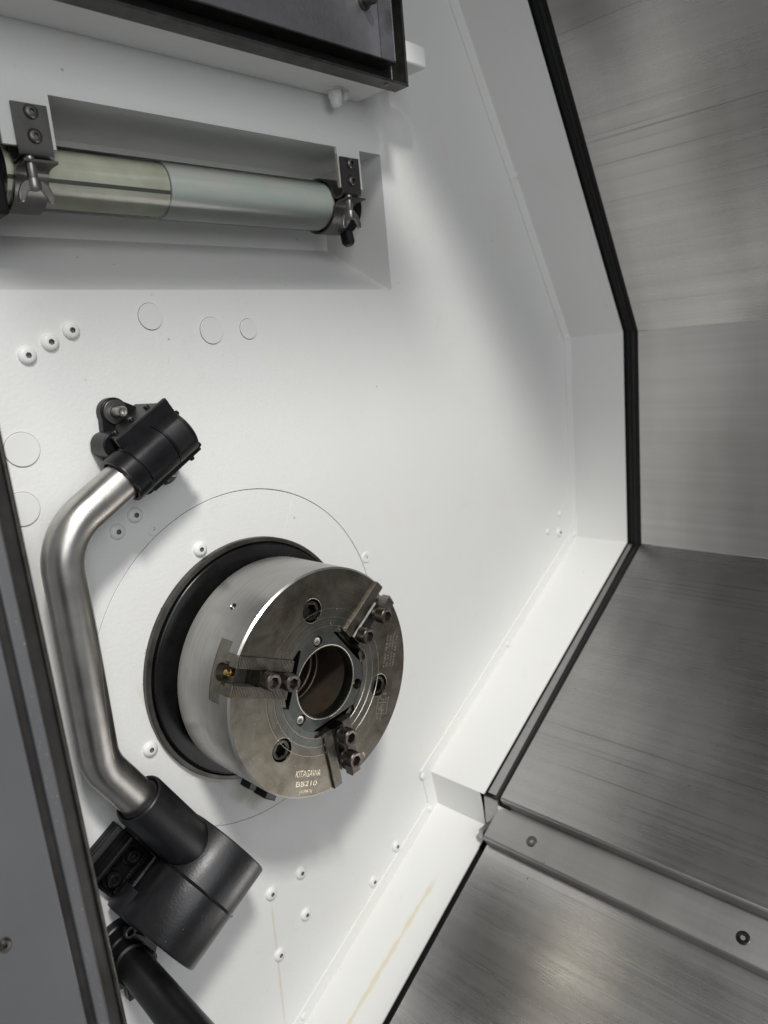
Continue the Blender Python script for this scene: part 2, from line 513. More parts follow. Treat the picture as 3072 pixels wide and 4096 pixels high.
def cap_screw_mesh(name, r, h, hx, depth, kn=0.35, shaft=0.0, shaft_len=0.0, n=72):
    # z = 0 at the underside of the head
    p = []
    if shaft:
        p += [(0, -shaft_len)]
        z = -shaft_len
        while z < -0.6:
            p += [(shaft - 0.7, z), (shaft, z + 0.5), (shaft, z + 0.9), (shaft - 0.7, z + 1.4)]
            z += 1.6
        p += [(shaft, 0)]
    p += [(r - 0.3, 0), (r, 0.5, 'knurl'), (r, h - 1.6, 'knurl'), (r, h - 1.4), (r - 0.9, h), (hx + 1.0, h), (hx, h - 0.3, 'hex'), (hx, h - depth, 'hex'), (0, h - depth - 0.5)]
    return MB().lathe(p, n=n, knurl=kn).mesh(name, smooth=30)

M_PLUG = paint('worn_plug_paint', (0.77, 0.77, 0.755), 0.15)
M_SOCKET = simple('grubby_socket', (0.16, 0.155, 0.145), 0.5)
def dark_socket(me, rmax, mat):
    me.materials.append(mat)
    for p in me.polygons:
        if all(math.hypot(me.vertices[i].co.x, me.vertices[i].co.z) <= rmax * S for i in p.vertices): p.material_index = 1
ME_DOME = dome_screw_mesh('dome_screw'); ME_DOME.materials.append(M_WHITE_SMOOTH); dark_socket(ME_DOME, 3.05, M_SOCKET)
ME_FLAT = flat_screw_mesh('flat_screw'); ME_FLAT.materials.append(M_WHITE_SMOOTH); dark_socket(ME_FLAT, 2.45, M_SOCKET)
ME_RIVET = rivet_mesh('rivet'); ME_RIVET.materials.append(M_WHITE_SMOOTH)

# ------------------------------------------------------------------ setting: headstock wall
WW = -132.0
C30, S30 = math.cos(R(30)), math.sin(R(30))
ROOT = [(388, 1010), (764, 347), (762, -31), (293, -302), (303, -363), (-420, -780)]
outline = [(-420, 1010)] + [(u + (2 if 0 < i < 5 else 0), v) for i, (u, v) in enumerate(ROOT)]
recess_open = [(-260, 432), (298, 432), (298, 605.5), (259, 605.5), (259, 558), (219, 558), (219, 605.5),
               (-142, 605.5), (-142, 558), (-190, 558), (-190, 605.5), (-260, 605.5)]
wall = plate('wall', [outline, recess_open, circle(205.1, 160)], (0, 0, 0), (EX, EY, EZ), WW - 4, WW, M_WHITE, None, 0.0, (0, 0, WW))
tag(wall, kind='structure')
MB().box((0, 0, 0), ((-215, 215), (-215, 215), (WW - 9, WW - 7))).build('backing_plate', M_DARK, wall, 0)
rec = MB()
L0, L1 = -260, 298
WR = WW - 4.0
rec.add([(L0, 432, WR), (L1, 432, WR), (L1, 502, -254), (L0, 502, -254), (L0, 605.5, -254), (L1, 605.5, -254), (L0, 605.5, WR), (L1, 605.5, WR)],
        [(0, 1, 2, 3), (3, 2, 5, 4), (4, 5, 7, 6), (1, 7, 5, 2), (0, 3, 4, 6)])
rec.build('recess_lining', M_WHITE_SMOOTH, wall, 0)
for u0, u1 in ((219, 259), (-190, -142)):       # raw cut edges of the two hanging tabs
    e = MB()
    e.box((0, 0, 0), ((u0 - 0.35, u0 - 0.05), (558, 598), (WW - 3.9, WW - 0.1)))
    e.box((0, 0, 0), ((u1 + 0.05, u1 + 0.35), (558, 598), (WW - 3.9, WW - 0.1)))
    e.build('tab_edge', M_TAN, wall, 0)
SPL = R(65.0)
for k in range(2):
    a0 = SPL + PI * k + 0.0022; a1 = SPL + PI * (k + 1) - 0.0022
    pl = circle(203.8, 90, (0, 0), a0, a1, True) + circle(140, 70, (0, 0), a1, a0, True)
    plate('cover_plate', [pl], (0, 0, 0), (EX, EY, EZ), WW - 4, WW + 0.15, M_WHITE, wall, 0.25)
for (u, v) in ((-158, 394), (-180, 384), (-203, 373), (-124, 204), (-146, 191), (-54, 149), (-150, -54),
               (25.5, -318), (-24, -318), (25, -382), (-24, -410), (204, -383), (151, -411), (700, -8)):
    inst('screw', ME_DOME, wall, (u, v, WW + 0.2), (0, random.uniform(0, 1), 0))
for (u, v) in ((-106, 185), (201, 73)):
    inst('screw', ME_FLAT, wall, (u, v, WW + 0.2), (0, random.uniform(0, 1), 0))
for (u, v) in ((706, 26), (663, 2)):
    inst('rivet', ME_RIVET, wall, (u, v, WW))
for (u, v, r) in ((-72, 405, 13.5), (0, 388, 14.5), (50, 388, 11.5), (-223, 288, 16), (-233, 233, 16)):
    MB().lathe([(r, -1), (r, 1.1), (r - 0.35, 1.4), (0, 1.4)], (u, v, WW), EZ, 64).build('plug', M_PLUG, wall, 20)
    MB().lathe([(r - 0.2, 0.06), (r + 0.55, 0.06)], (u, v, WW), EZ, 64).build('plug_gap', M_SOCKET, wall, 0)

def offset(pl, d):
    # miter offset of an open polyline in UV; positive = towards the inside of the cavity (left of travel reversed)
    out = []
    for i, p in enumerate(pl):
        ds = []
        if i > 0: ds.append((Vector(pl[i]) - Vector(pl[i - 1])).normalized())
        if i < len(pl) - 1: ds.append((Vector(pl[i + 1]) - Vector(pl[i])).normalized())
        ns = [Vector((q.y, -q.x)) for q in ds]
        if len(ns) == 1: out.append(Vector(p) + ns[0] * d)
        else:
            b = (ns[0] + ns[1]).normalized()
            out.append(Vector(p) + b * (d / max(0.3, b.dot(ns[0]))))
    return [tuple(q) for q in out]

IN = offset(ROOT, 20); OUT2 = offset(ROOT, -2.0)
WE = -27.0
for i in range(5):
    m = MB()
    a, b = ROOT[i], ROOT[i + 1]; a2, b2 = OUT2[i], OUT2[i + 1]; ai, bi = IN[i], IN[i + 1]
    w_end = WE if i != 3 else WE - 8
    # sheet standing out of the wall
    m.add([(*a, WW), (*b, WW), (*b2, WW), (*a2, WW), (*a, w_end), (*b, w_end), (*b2, w_end), (*a2, w_end)],
          [(0, 1, 5, 4), (3, 7, 6, 2), (4, 5, 6, 7), (0, 4, 7, 3), (1, 2, 6, 5)])
    # lapped strip on the wall
    m.add([(*ai, WW), (*bi, WW), (*bi, WW + 2.6), (*ai, WW + 2.6), (*a, WW + 2.6), (*b, WW + 2.6)],
          [(0, 1, 2, 3), (3, 2, 5, 4)])
    m.build('flange', M_WHITE_SMOOTH, wall, 0)
for (u, v) in ((609.9, 610), (753.6, 349), (752, -24), (515, -165.7), (273.6, -300), (283, -362), (-1, -525)):
    inst('rivet', ME_RIVET, wall, (u, v, WW + 2.6))

# ------------------------------------------------------------------ setting: black seal and brushed steel covers
SEAL0 = offset(ROOT, -7.0); SEAL1 = offset(ROOT, -16.0)
seal = MB()
for i in range(5):
    a, b, a2, b2 = SEAL0[i], SEAL0[i + 1], SEAL1[i], SEAL1[i + 1]
    seal.add([(*a, -70), (*b, -70), (*b2, -70), (*a2, -70), (*a, 12), (*b, 12), (*b2, 12), (*a2, 12)],
             [(0, 1, 5, 4), (3, 7, 6, 2), (4, 5, 6, 7), (0, 3, 2, 1)])
BD0 = offset(ROOT, -4.2); BD1 = offset(ROOT, -8.0)
for i in range(5):
    a, b, a2, b2 = BD0[i], BD0[i + 1], BD1[i], BD1[i + 1]
    seal.add([(*a2, -18), (*b2, -18), (*a, -14), (*b, -14), (*a, -11), (*b, -11), (*a2, -7), (*b2, -7)], [(0, 1, 3, 2), (2, 3, 5, 4), (4, 5, 7, 6)])
so = seal.build('rubber_seal', M_RUBBER, None, 0, 0, (762, -31, -27))
tag(so, 'black rubber seal strip between the white wall flange and the steel covers', 'seal')

def steel_panel(name, p, q, w0, w1, mat, label, th=2.5, wlip=0.0):
    d = (Vector(q) - Vector(p)).normalized(); n = Vector((d.y, -d.x))    # towards the cavity
    m = MB()
    P, Q = Vector(p), Vector(q)
    po, qo = P - n * th, Q - n * th
    m.add([(*P, w0), (*Q, w0), (*qo, w0), (*po, w0), (*P, w1), (*Q, w1), (*qo, w1), (*po, w1)],
          [(0, 1, 5, 4), (3, 7, 6, 2), (4, 5, 6, 7), (0, 3, 2, 1), (0, 4, 7, 3), (1, 2, 6, 5)])
    o = m.build(name, mat, None, 0, 0, (p[0], p[1], w0))
    tag(o, label, 'cover')
    return o
W1 = 900
A1, A2, A3 = (300, 1165), (764, 347), (762, -31)
A4 = (299, -299)
L1a = (A4[0] + S30 * 20, A4[1] - C30 * 20)
L2a = (L1a[0] - C30 * 55, L1a[1] - S30 * 55)
L3a = (L2a[0] + S30 * 16, L2a[1] - C30 * 16)
L4a = (L3a[0] - C30 * 620, L3a[1] - S30 * 620)
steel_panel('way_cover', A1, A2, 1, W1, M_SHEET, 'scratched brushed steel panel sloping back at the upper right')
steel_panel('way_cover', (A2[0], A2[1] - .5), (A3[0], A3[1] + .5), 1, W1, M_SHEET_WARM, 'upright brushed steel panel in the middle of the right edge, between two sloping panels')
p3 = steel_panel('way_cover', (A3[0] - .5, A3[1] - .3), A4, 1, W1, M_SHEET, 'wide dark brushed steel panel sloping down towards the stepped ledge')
# rolled lip of the big panel
lip = MB()
dn = Vector((S30, -C30)); tn = Vector((-C30, -S30))
prof = []
for i in range(7):
    a = i / 6 * PI / 2
    prof.append((A4[0] + tn.x * 4 * math.sin(a) + dn.x * 4 * (1 - math.cos(a)), A4[1] + tn.y * 4 * math.sin(a) + dn.y * 4 * (1 - math.cos(a))))
prof.append((prof[-1][0] + dn.x * 17, prof[-1][1] + dn.y * 17))
prof.append((prof[-1][0] - tn.x * 5, prof[-1][1] - tn.y * 5)); prof.append((A4[0] + dn.x * 3, A4[1] + dn.y * 3))
lip.prism(prof, (0, 0, 0), (EX, EY, EZ), 1, W1).build('rolled_lip', M_SHEET_LEDGE, p3, 30)
es_ = MB()
qa, qb = offset([A3, A4], -3.0)
qc, qd = offset([A3, A4], -6.0)
es_.add([(*qa, -24), (*qb, -24), (*qb, -10), (*qa, -17), (*qc, -24), (*qd, -24), (*qd, -10), (*qc, -17)], [(0, 1, 2, 3), (7, 6, 5, 4), (0, 4, 5, 1), (3, 2, 6, 7)])
es_.build('edge_strip', M_SHEET_LEDGE, p3, 0)
led = thing('steel_ledge', 'narrow brushed steel ledge with two recessed socket screws, below the wide panel', 'ledge', (L1a[0], L1a[1], -6))
def sheetmb(p, q, w0, w1, th=2.5):
    d = (Vector(q) - Vector(p)).normalized(); n = Vector((d.y, -d.x)); P, Q = Vector(p), Vector(q)
    return MB().add([(*P, w0), (*Q, w0), (*(Q - n * th), w0), (*(P - n * th), w0), (*P, w1), (*Q, w1), (*(Q - n * th), w1), (*(P - n * th), w1)],
                    [(0, 1, 5, 4), (3, 7, 6, 2), (4, 5, 6, 7), (0, 3, 2, 1), (0, 4, 7, 3), (1, 2, 6, 5)])
P0 = (L1a[0] + C30 * 4, L1a[1] + S30 * 4)
sheetmb(P0, L2a, -6, W1).build('top_sheet', M_SHEET_LEDGE, led, 0)
ep = []
for i in range(7):
    a = i / 6 * PI / 2
    ep.append((L2a[0] + tn.x * 4 * math.sin(a) + dn.x * 4 * (1 - math.cos(a)), L2a[1] + tn.y * 4 * math.sin(a) + dn.y * 4 * (1 - math.cos(a))))
ep.append((ep[-1][0] + dn.x * 12, ep[-1][1] + dn.y * 12)); ep.append((ep[-1][0] - tn.x * 5, ep[-1][1] - tn.y * 5)); ep.append((L2a[0] + dn.x * 3, L2a[1] + dn.y * 3))
MB().prism(ep, (0, 0, 0), (EX, EY, EZ), -6, W1).build('rolled_edge', M_SHEET_LEDGE, led, 30)
nl = Vector((-S30, C30, 0))
for w, mt in ((63.5, M_BRACKET), (343, M_SCREW_BLK), (623, M_SCREW_BLK)):
    c = Vector((279, -333.2, w))
    MB().lathe([(7.6, -1), (7.6, .35), (7.0, .6), (3.2, .4), (3.0, .3, 'hex'), (3.0, -2.5, 'hex'), (0, -3)], c, nl, 36).build('screw', mt, led, 40)
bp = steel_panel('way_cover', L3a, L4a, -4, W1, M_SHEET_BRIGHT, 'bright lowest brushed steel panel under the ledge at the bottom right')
# small folded corner pieces where the step in the white wall meets the covers
cn = MB()
cn.box((300, -318, -30), ((-3, 6), (-34, 10), (0, 24)))
cn.box((300, -318, -30), ((-26, -3), (-46, -32), (4, 12)))
co = cn.build('corner_bracket', M_SHEET_LEDGE, None, 0, 1.0, (300, -350, -30))
tag(co, 'small grimy steel corner bracket at the step of the white flange', 'bracket')

# unseen slab added above the view to shade the upper right of the wall
rf = MB().prism([(58, -140), (58, 1300), (430, 1300), (430, -140)], (0, 1000, 0), (EX, EZ, EY * -1), -4, 0)
ro = rf.build('shade_slab', M_WHITE_SMOOTH, None, 0, 0, (58, 1000, 0))
tag(ro, kind='structure')
# second added slab, gap between the two shaped to pass a light sliver
rf = MB().prism([(-420, -140), (-420, 480), (6, 480), (6, -140)], (0, 1003, 0), (EX, EZ, EY * -1), -4, 0)
ro = rf.build('shade_slab', M_WHITE_SMOOTH, None, 0, 0, (16, 1003, 0))
tag(ro, kind='structure')

# ------------------------------------------------------------------ spindle collar and chuck
col = thing('spindle_collar', 'black spindle collar ring on the white wall behind the steel chuck', 'collar', (0, 0, WW))
MB().lathe([(140, -136), (147.2, -131.5), (147.2, -125), (146.2, -123.6), (142.2, -123.2), (141.6, -124.2), (140.8, -129), (138, -130), (130, -136)], n=160, closed=True).build('outer_rim', M_FRAME, col, 30)
MB().lathe([(80, -130), (139.6, -128), (139.6, -121.6), (138.8, -120.8), (137.5, -120.4), (112, -118.5), (80, -118)], n=160, closed=True).build('seal_disc', M_BLACK_GLOSS, col, 30)
rag = MB()
for i in range(300):
    a = random.uniform(R(100), R(285)); r = 147 + random.uniform(-0.3, 0.9); w = random.uniform(-131.9, -129)
    c = Vector((r * math.cos(a), r * math.sin(a), w)); k = random.uniform(0.4, 1.3)
    d1 = Vector((random.uniform(-1, 1), random.uniform(-1, 1), random.uniform(0, 1))) * k; d2 = Vector((random.uniform(-1, 1), random.uniform(-1, 1), random.uniform(0, 1))) * k
    rag.add([c, c + d1, c + d2], [(0, 1, 2)])
rg = rag.build('grime_crumbs', M_FRAME, col, 0, fix=False); rg['kind'] = 'stuff'

chuck = thing('lathe_chuck', 'round three-jaw power chuck of bare steel with dark oily face', 'chuck', (0, 0, -98))
prof = [(55.3, 0)]
for g in (61.7, 71.0, 80.8):
    prof += [(g - 0.35, 0), (g - 0.30, -0.5), (g + 0.30, -0.5), (g + 0.35, 0)]
prof += [(125, 0), (127, -2.0), (127, -60), (127, -95), (125, -97.5), (60, -97.5), (60, -60), (55.3, -60)]
body_me = MB().lathe(prof, n=256, closed=True).mesh('body', (0, 0, -98), 0)
JA = [R(156), R(36), R(-84)]
def fr(a): return (Vector((math.cos(a), math.sin(a), 0)), Vector((-math.sin(a), math.cos(a), 0)), EZ)
cut = []
OC = (0, 0, -98)
for a in JA:
    es, et, ew = fr(a)
    cut.append(MB().prism([(-20.7, 5), (20.7, 5), (20.7, -15.8), (31.3, -15.8), (31.3, -34.4), (-31.3, -34.4), (-31.3, -15.8), (-20.7, -15.8)], (0, 0, 0), (et, ew, es), 40, 150).mesh('c', OC, 0))
    cut.append(MB().box((0, 0, 0), ((40, 55.5), (-31, 31), (-3.2, 5)), (es, et, ew)).mesh('c', OC, 0))
BA = [R(95.8), R(-24.2), R(-144.2)]
for a in BA:
    c = (85.4 * math.cos(a), 85.4 * math.sin(a), 0)
    cut.append(MB().lathe([(0, -40), (12.6, -40), (12.6, 0.1), (13.4, 1.0), (13.4, 2), (0, 2)], c, EZ, 64).mesh('c', OC, 0))
hp = Vector((math.cos(R(126.1)), math.sin(R(126.1)), 0))
cut.append(MB().lathe([(0, -16), (3.4, -16), (3.4, -1.2), (4.6, 0.2), (4.6, 4), (0, 4)], hp * 127 + EZ * -46.6, hp, 32).mesh('c', OC, 0))
body_me = boolean(body_me, cut)
body_me.materials.clear(); shade(body_me, 20)
body = link('body', body_me, M_CHUCK, chuck, None, 0, 2, OC)
# bright-metal lip added on each scribed ring, standing in for its lit edge
for g in (61.7, 71.0, 80.8):
    MB().lathe([(g + 0.1, -0.45), (g + 0.62, 0.03), (g + 0.8, 0.03)], n=256).build('scribed_ring_glint', M_GROOVE, chuck, 0)
th = MB()
for i in range(5):
    th.lathe([(3.3, -2.4 - i * 1.6), (2.7, -3.0 - i * 1.6), (2.7, -3.2 - i * 1.6), (3.3, -3.8 - i * 1.6)], hp * 127 + EZ * -46.6, hp, 32)
th.build('threaded_hole', M_SCREW, chuck, 20)

# centre insert: ring with three flats
pts = []
for i in range(360):
    a = R(i); r = 55.0
    for ja in JA:
        k = math.cos(a - ja)
        if k > 0.3: r = min(r, 44.9 / k)
    pts.append((r * math.cos(a), r * math.sin(a)))
holes = [circle(6.5, 40, (49 * math.cos(a), 49 * math.sin(a))) for a in BA]
ins = plate('centre_insert', [pts, circle(40, 128)] + holes, (0, 0, 0), (EX, EY, EZ), -14, -0.4, M_INSERT, chuck, 0.35)
MB().lathe([(40.2, -13), (40.2, -0.8), (41.0, -0.2), (41.6, -0.35)], n=128).build('bore_edge', M_GROOVE, ins, 60)
ME_SS = cap_screw_mesh('insert_screw', 5.3, 5, 2.5, 4, 0.0, n=48); ME_SS.materials.append(M_STEEL)
for a in BA:
    MB().lathe([(6.5, -12), (0, -12)], (49 * math.cos(a), 49 * math.sin(a), 0), EZ, 40).build('counterbore', M_SCREW_BLK, ins, 0)
for a in (BA[0], BA[2]):
    inst('insert_screw', ME_SS, ins, (49 * math.cos(a), 49 * math.sin(a), -7.0))
MB().lathe([(2.6, -12), (2.6, -7), (1.6, -6), (0, -5.6)], (49 * math.cos(BA[1]), 49 * math.sin(BA[1]), 0), EZ, 24).build('brass_plug', M_BRASS, ins, 30)
# bore
MB().lathe([(40.1, -2), (40.1, -62), (38.5, -62.5), (38.5, -66), (41, -66.5), (41, -73), (38, -73.5), (38, -150), (0, -151)], n=128).build('bore_sleeve', M_BORE, chuck, 25)
for w in (-62.2, -73.2):
    MB().lathe([(39.9, w + .25), (39.3, w - .1)], n=128).build('bore_ring', M_SCREW, chuck, 0)

ME_BOLT = cap_screw_mesh('mounting_bolt', 11.3, 14, 7.6, 9.5, 0.0, n=72); ME_BOLT.materials.append(M_SCREW_BLK)
for a in BA:
    MB().lathe([(12.5, -2.2), (12.7, -0.2), (13.5, 0.06)], (85.4 * math.cos(a), 85.4 * math.sin(a), 0), EZ, 64).build('counterbore_edge', M_GROOVE, chuck, 50)
    o = inst('mounting_bolt', ME_BOLT, chuck, (85.4 * math.cos(a), 85.4 * math.sin(a), -15.6), (0, random.uniform(0, 1), 0))

ME_JS = cap_screw_mesh('cap_screw', 9.3, 12.5, 5.9, 7.5, 0.4, 5.6, 26, n=96); ME_JS.materials.append(M_SCREW)
cylcut = MB().lathe([(0, -60), (126.75, -60), (126.75, 20), (0, 20)], n=256).mesh('c', OC, 0)
jaw_spec = [(JA[0], (58, 97), 5.5, ((88.5, 19), (62.5, 18.5))),
            (JA[1], (56, 106), 6.0, ((95.5, 26.5), (66, 19.5))),
            (JA[2], (55, 99), 5.0, ((63.0, 24.5), (91.8, 25.5)))]
jaw_lab = ['jaw slot pointing left, with a brass grease nipple in its outer end', 'jaw slot pointing to the upper right', 'jaw slot pointing down']
for (a, (n0, n1), ntop, scr), lab in zip(jaw_spec, jaw_lab):
    es, et, ew = fr(a)
    prof = [(-20.4, 2.2), (-8.4, 2.2), (-8.4, -9), (-12, -9), (-12, -16.5), (12, -16.5), (12, -9), (8.4, -9), (8.4, 2.2), (20.4, 2.2), (20.4, -16.1), (31, -16.1), (31, -34), (-31, -34), (-31, -16.1), (-20.4, -16.1)]
    jm = MB().prism(prof, (0, 0, 0), (et, ew, es), 54.5, 145).mesh('master_jaw', OC, 0)
    pc = MB().lathe([(0, 0), (9.6, 0), (9.6, 40), (0, 40)], es * 112 + EZ * -19.5, es, 40).mesh('c', OC, 0)
    pc2 = MB().box((0, 0, 0), ((100, 150), (-6, 6), (-20, 5)), (es, et, ew)).mesh('c', OC, 0)
    jm = boolean(jm, [cylcut], 'INTERSECT')
    jm = boolean(jm, [pc])
    jm.materials.clear(); shade(jm, 25)
    jaw = link('master_jaw', jm, M_JAW, chuck, None, 0.35, 1, OC)
    jaw['label'] = lab
    # serrated top strips
    for sgn in (-1, 1):
        ser = MB(); t0, t1 = (8.6, 20.2) if sgn > 0 else (-20.2, -8.6)
        smax = math.sqrt(126.7 ** 2 - 20.4 ** 2)
        s = 54.6; vs = []; fs = []
        top = []
        while s < smax - 1.5:
            top += [(s, 2.15), (s + 0.35, 3.35), (s + 1.1, 3.35), (s + 1.35, 2.15)]
            s += 1.9
        for (ss, w) in top:
            vs += [es * ss + et * t0 + ew * w, es * ss + et * t1 + ew * w]
        for i in range(len(top) - 1):
            fs.append((2 * i, 2 * i + 2, 2 * i + 3, 2 * i + 1))
        # closed side walls of the teeth
        for i in range(0, len(top) - 3, 4):
            fs.append((2 * i, 2 * i + 2, 2 * i + 4, 2 * i + 6)); fs.append((2 * i + 1, 2 * i + 7, 2 * i + 5, 2 * i + 3))
        ser.add(vs, fs)
        ser.build('serrated_strip', M_JAW, jaw, 0, fix=False)
    # T-nut with chamfered top and its two cap screws
    ch = 2.2
    tp = [(-8.1, -8), (8.1, -8), (8.1, ntop - ch), (8.1 - ch, ntop), (-8.1 + ch, ntop), (-8.1, ntop - ch)]
    nut = MB().prism(tp, (0, 0, 0), (et, ew, es), n0, n1)
    nut.box((0, 0, 0), ((n0, n1), (-11.6, 11.6), (-16, -9.3)), (es, et, ew))
    nut.build('t_nut', M_SCREW_BLK, jaw, 0, 0.8)
    for ss, wt in scr:
        p = es * ss + EZ * (wt - 12.5)
        inst('cap_screw', ME_JS, jaw, p, (0, random.uniform(0, 1), 0))
    if lab == jaw_lab[0]:
        g = MB()
        b0 = es * 113 + EZ * -19.5
        g.lathe([(4.2, 0, 'hex'), (4.2, 4, 'hex'), (2.6, 4.4), (2.6, 6), (3.2, 7), (3.2, 8.4), (1.8, 9.6), (0, 10)], b0, es, 36)
        g.build('grease_nipple', M_BRASS, jaw, 30)

# engraved writing on the chuck face
def text(body, h, pos, ang, mat, parent, name, width=None, z=0.12, sharp=0.0, halign='CENTER', w=0.0):
    cu = bpy.data.curves.new(name, 'FONT'); cu.body = body; cu.size = h / 0.72; cu.extrude = 0.08; cu.offset = sharp
    cu.align_x = halign
    me = to_mesh(cu, name)
    xs = [v.co.x for v in me.vertices]
    k = 1.0
    if width: k = width / (max(xs) - min(xs))
    ca, sa = math.cos(ang), math.sin(ang)
    for v in me.vertices:
        x, y = v.co.x * k, v.co.y
        v.co = T(Vector((pos[0] + x * ca - y * sa, pos[1] + x * sa + y * ca, w + z + v.co.z)) - ORG[parent.name])
    me.materials.clear()
    bm = bmesh.new(); bm.from_mesh(me); bmesh.ops.recalc_face_normals(bm, faces=bm.faces); bm.to_mesh(me); bm.free()
    return link(name, me, mat, parent, None, 0, 2, ORG[parent.name])
def polar(r, deg): return (r * math.cos(R(deg)), r * math.sin(R(deg)))
M_ETCH = simple('stamped_bright_metal', (0.62, 0.57, 0.44), 0.22, 1.0, 300, 0.3, 0.6, 1500)
M_ETCH2 = simple('etched_pale_metal', (0.42, 0.39, 0.32), 0.45, 0.6, 300, 0.25)
text('KITAGAWA', 7.4, polar(103.2, -113.2), R(-23.2), M_ETCH, chuck, 'stamped_text', 36, sharp=-0.03)
text('BB210', 5.8, polar(113.4, -113.2), R(-23.2), M_ETCH, chuck, 'stamped_text', 30, sharp=-0.03)
text('JAPAN', 4.6, polar(121.3, -112.6), R(-22.6), M_ETCH, chuck, 'stamped_text', 18.5, sharp=-0.1)
SD = Vector((math.cos(R(71)), math.sin(R(71)))); SN = Vector((math.cos(R(-19)), math.sin(R(-19))))
for i, (t_, wd) in enumerate((('F MAX 48.8 kN', 38), ('\u03a3S MAX 126 kN', 37.5), ('N MAX 4500/min', 41), ('MASS 38.3 kg', 36))):
    p = Vector((89.6, -17.2)) + SN * (5.1 * i) + SD * (0.6 * i)
    text(t_, 3.1, p, R(71), M_ETCH2, chuck, 'etched_text', wd, sharp=-0.10, halign='LEFT')
text('3', 6.0, polar(119, -68.3), R(22), M_ETCH, chuck, 'stamped_text', sharp=-0.05)
text('S', 4.5, (88.5, -50), R(71), M_ETCH2, chuck, 'etched_text', sharp=-0.08)
# small etched pictogram: a chuck outline with an axis and a turning arrow
pic = MB()
def pl(a, b, wd=0.38):
    a, b = Vector(a), Vector(b); d = (b - a).normalized(); n = Vector((-d.y, d.x)) * wd / 2
    q = [a + n, a - n, b - n, b + n]
    pic.add([(*k, 0.1) for k in q] + [(*k, 0.22) for k in q], [(3, 2, 1, 0), (4, 5, 6, 7), (0, 1, 5, 4), (1, 2, 6, 5), (2, 3, 7, 6), (3, 0, 4, 7)])
o0 = Vector((68.4, -67.8)); ax_, ay_ = Vector((math.cos(R(-20)), math.sin(R(-20)))), Vector((math.cos(R(70)), math.sin(R(70))))
def g2(x, y): return tuple(o0 + ax_ * x + ay_ * y)
for a, b in (((0, 0), (17.5, 0)), ((17.5, 0), (17.5, 13)), ((17.5, 13), (0, 13)), ((0, 13), (0, 0)), ((0, 13), (1, 20)), ((1, 20), (4, 20)), ((4, 20), (4.4, 17)),
             ((4.4, 17), (9, 17.4)), ((9, 17.4), (9.4, 14)), ((17.5, 13), (18, 20)), ((13, 14), (14, 18)), ((14, 18), (18, 19)), ((9, 7), (9, -9)), ((3.2, 4), (3.2, 7.5)), ((3.2, 7.5), (5.4, 4)), ((5.4, 4), (5.4, 7.5)), ((3, -6), (3, -3)), ((3, -6), (5, -6))):
    pl(g2(*a), g2(*b))
for i in range(12):
    a, b = R(60 + i * 22), R(60 + (i + 1) * 22)
    pl(g2(10 + 3 * math.cos(a), 7 + 4 * math.sin(a)), g2(10 + 3 * math.cos(b), 7 + 4 * math.sin(b)))
pic.build('etched_pictogram', M_ETCH2, chuck, 0, fix=False)

# ------------------------------------------------------------------ swinging tool-setter arm (hub, tube, sleeve)
AE = Vector((C30, S30, 0)); AT = Vector((-S30, C30, 0))
HUB = Vector((-153.5, -200.4, -78)); WA = -80.0
arm = thing('tool_setter_arm', 'bent satin steel tube arm on a fat black cylindrical hub, left of the chuck', 'arm', (-153.5, -200.4, WW))
def arcpath(pts, rad, n=14):
    out = [Vector(pts[0])]
    for i in range(1, len(pts) - 1):
        p0, p, p1 = Vector(pts[i - 1]), Vector(pts[i]), Vector(pts[i + 1])
        d0, d1 = (p0 - p).normalized(), (p1 - p).normalized()
        th_ = d0.angle(d1); tl = rad / math.tan(th_ / 2)
        a, b = p + d0 * tl, p + d1 * tl
        c = p + (d0 + d1).normalized() * (rad / math.sin(th_ / 2))
        u = (a - c); v = (b - c); full = u.angle(v)
        for k in range(n + 1):
            t = k / n
            out.append(c + (u * math.sin((1 - t) * full) + v * math.sin(t * full)) / math.sin(full))
    out.append(Vector(pts[-1]))
    fine = []
    for a, b in zip(out, out[1:]):
        m = max(1, int((b - a).length / 12))
        fine += [a + (b - a) * (i / m) for i in range(m)]
    return fine + [out[-1]]
TOP = Vector((-153.6, 250.4, WA)); BOT = Vector((-195, -69.4, WA))
c_top = TOP - AE * ((TOP.x + 225.2) / C30)
c_bot = BOT + AT * ((BOT.x + 225.2) / S30)
path = arcpath([TOP + AE * 6, c_top, c_bot, BOT - AT * 6], 58)
MB().tube(path, 19.2, 64).build('tube', M_TUBE, arm, 40)
# scratch line on the tube
scl = []
for i in range(25):
    t = i / 24
    y = 120 - 165 * t
    a = R(58 - 36 * math.sin(t * 2.2))
    scl.append(Vector((-225.2 + 19.25 * math.sin(a), y, WA + 19.25 * math.cos(a))))
MB().tube(scl[:20], 0.16, 6).build('scratch', M_GROOVE, arm, 0)
HL, HR = 58, 51.0
hub = MB()
hp_ = [(0, -HL)] + [(HR - 2.5, -HL), (HR - 0.8, -HL + 0.8), (HR, -HL + 2.5), (HR, 2.2), (0, 2.2)]
hub.lathe(hp_, HUB, AE, 128)
hub.build('hub_lower', M_BLACK_HUB, arm, 30)
hub = MB().lathe([(0, 4.2), (HR - 0.3, 4.2), (HR - 0.3, HL - 2), (HR - 0.8, HL - 0.6), (HR - 2.2, HL), (0, HL)], HUB, AE, 128)
hub.build('hub_upper', M_BLACK_HUB, arm, 30)
MB().lathe([(HR - 3, 1.6), (HR + 1.6, 1.8), (HR + 2.4, 3.2), (HR + 1.6, 4.6), (HR - 3, 4.8)], HUB, AE, 128).build('hub_ring', M_BLACK_GLOSS, arm, 40)
sb = HUB + AE * 29.8
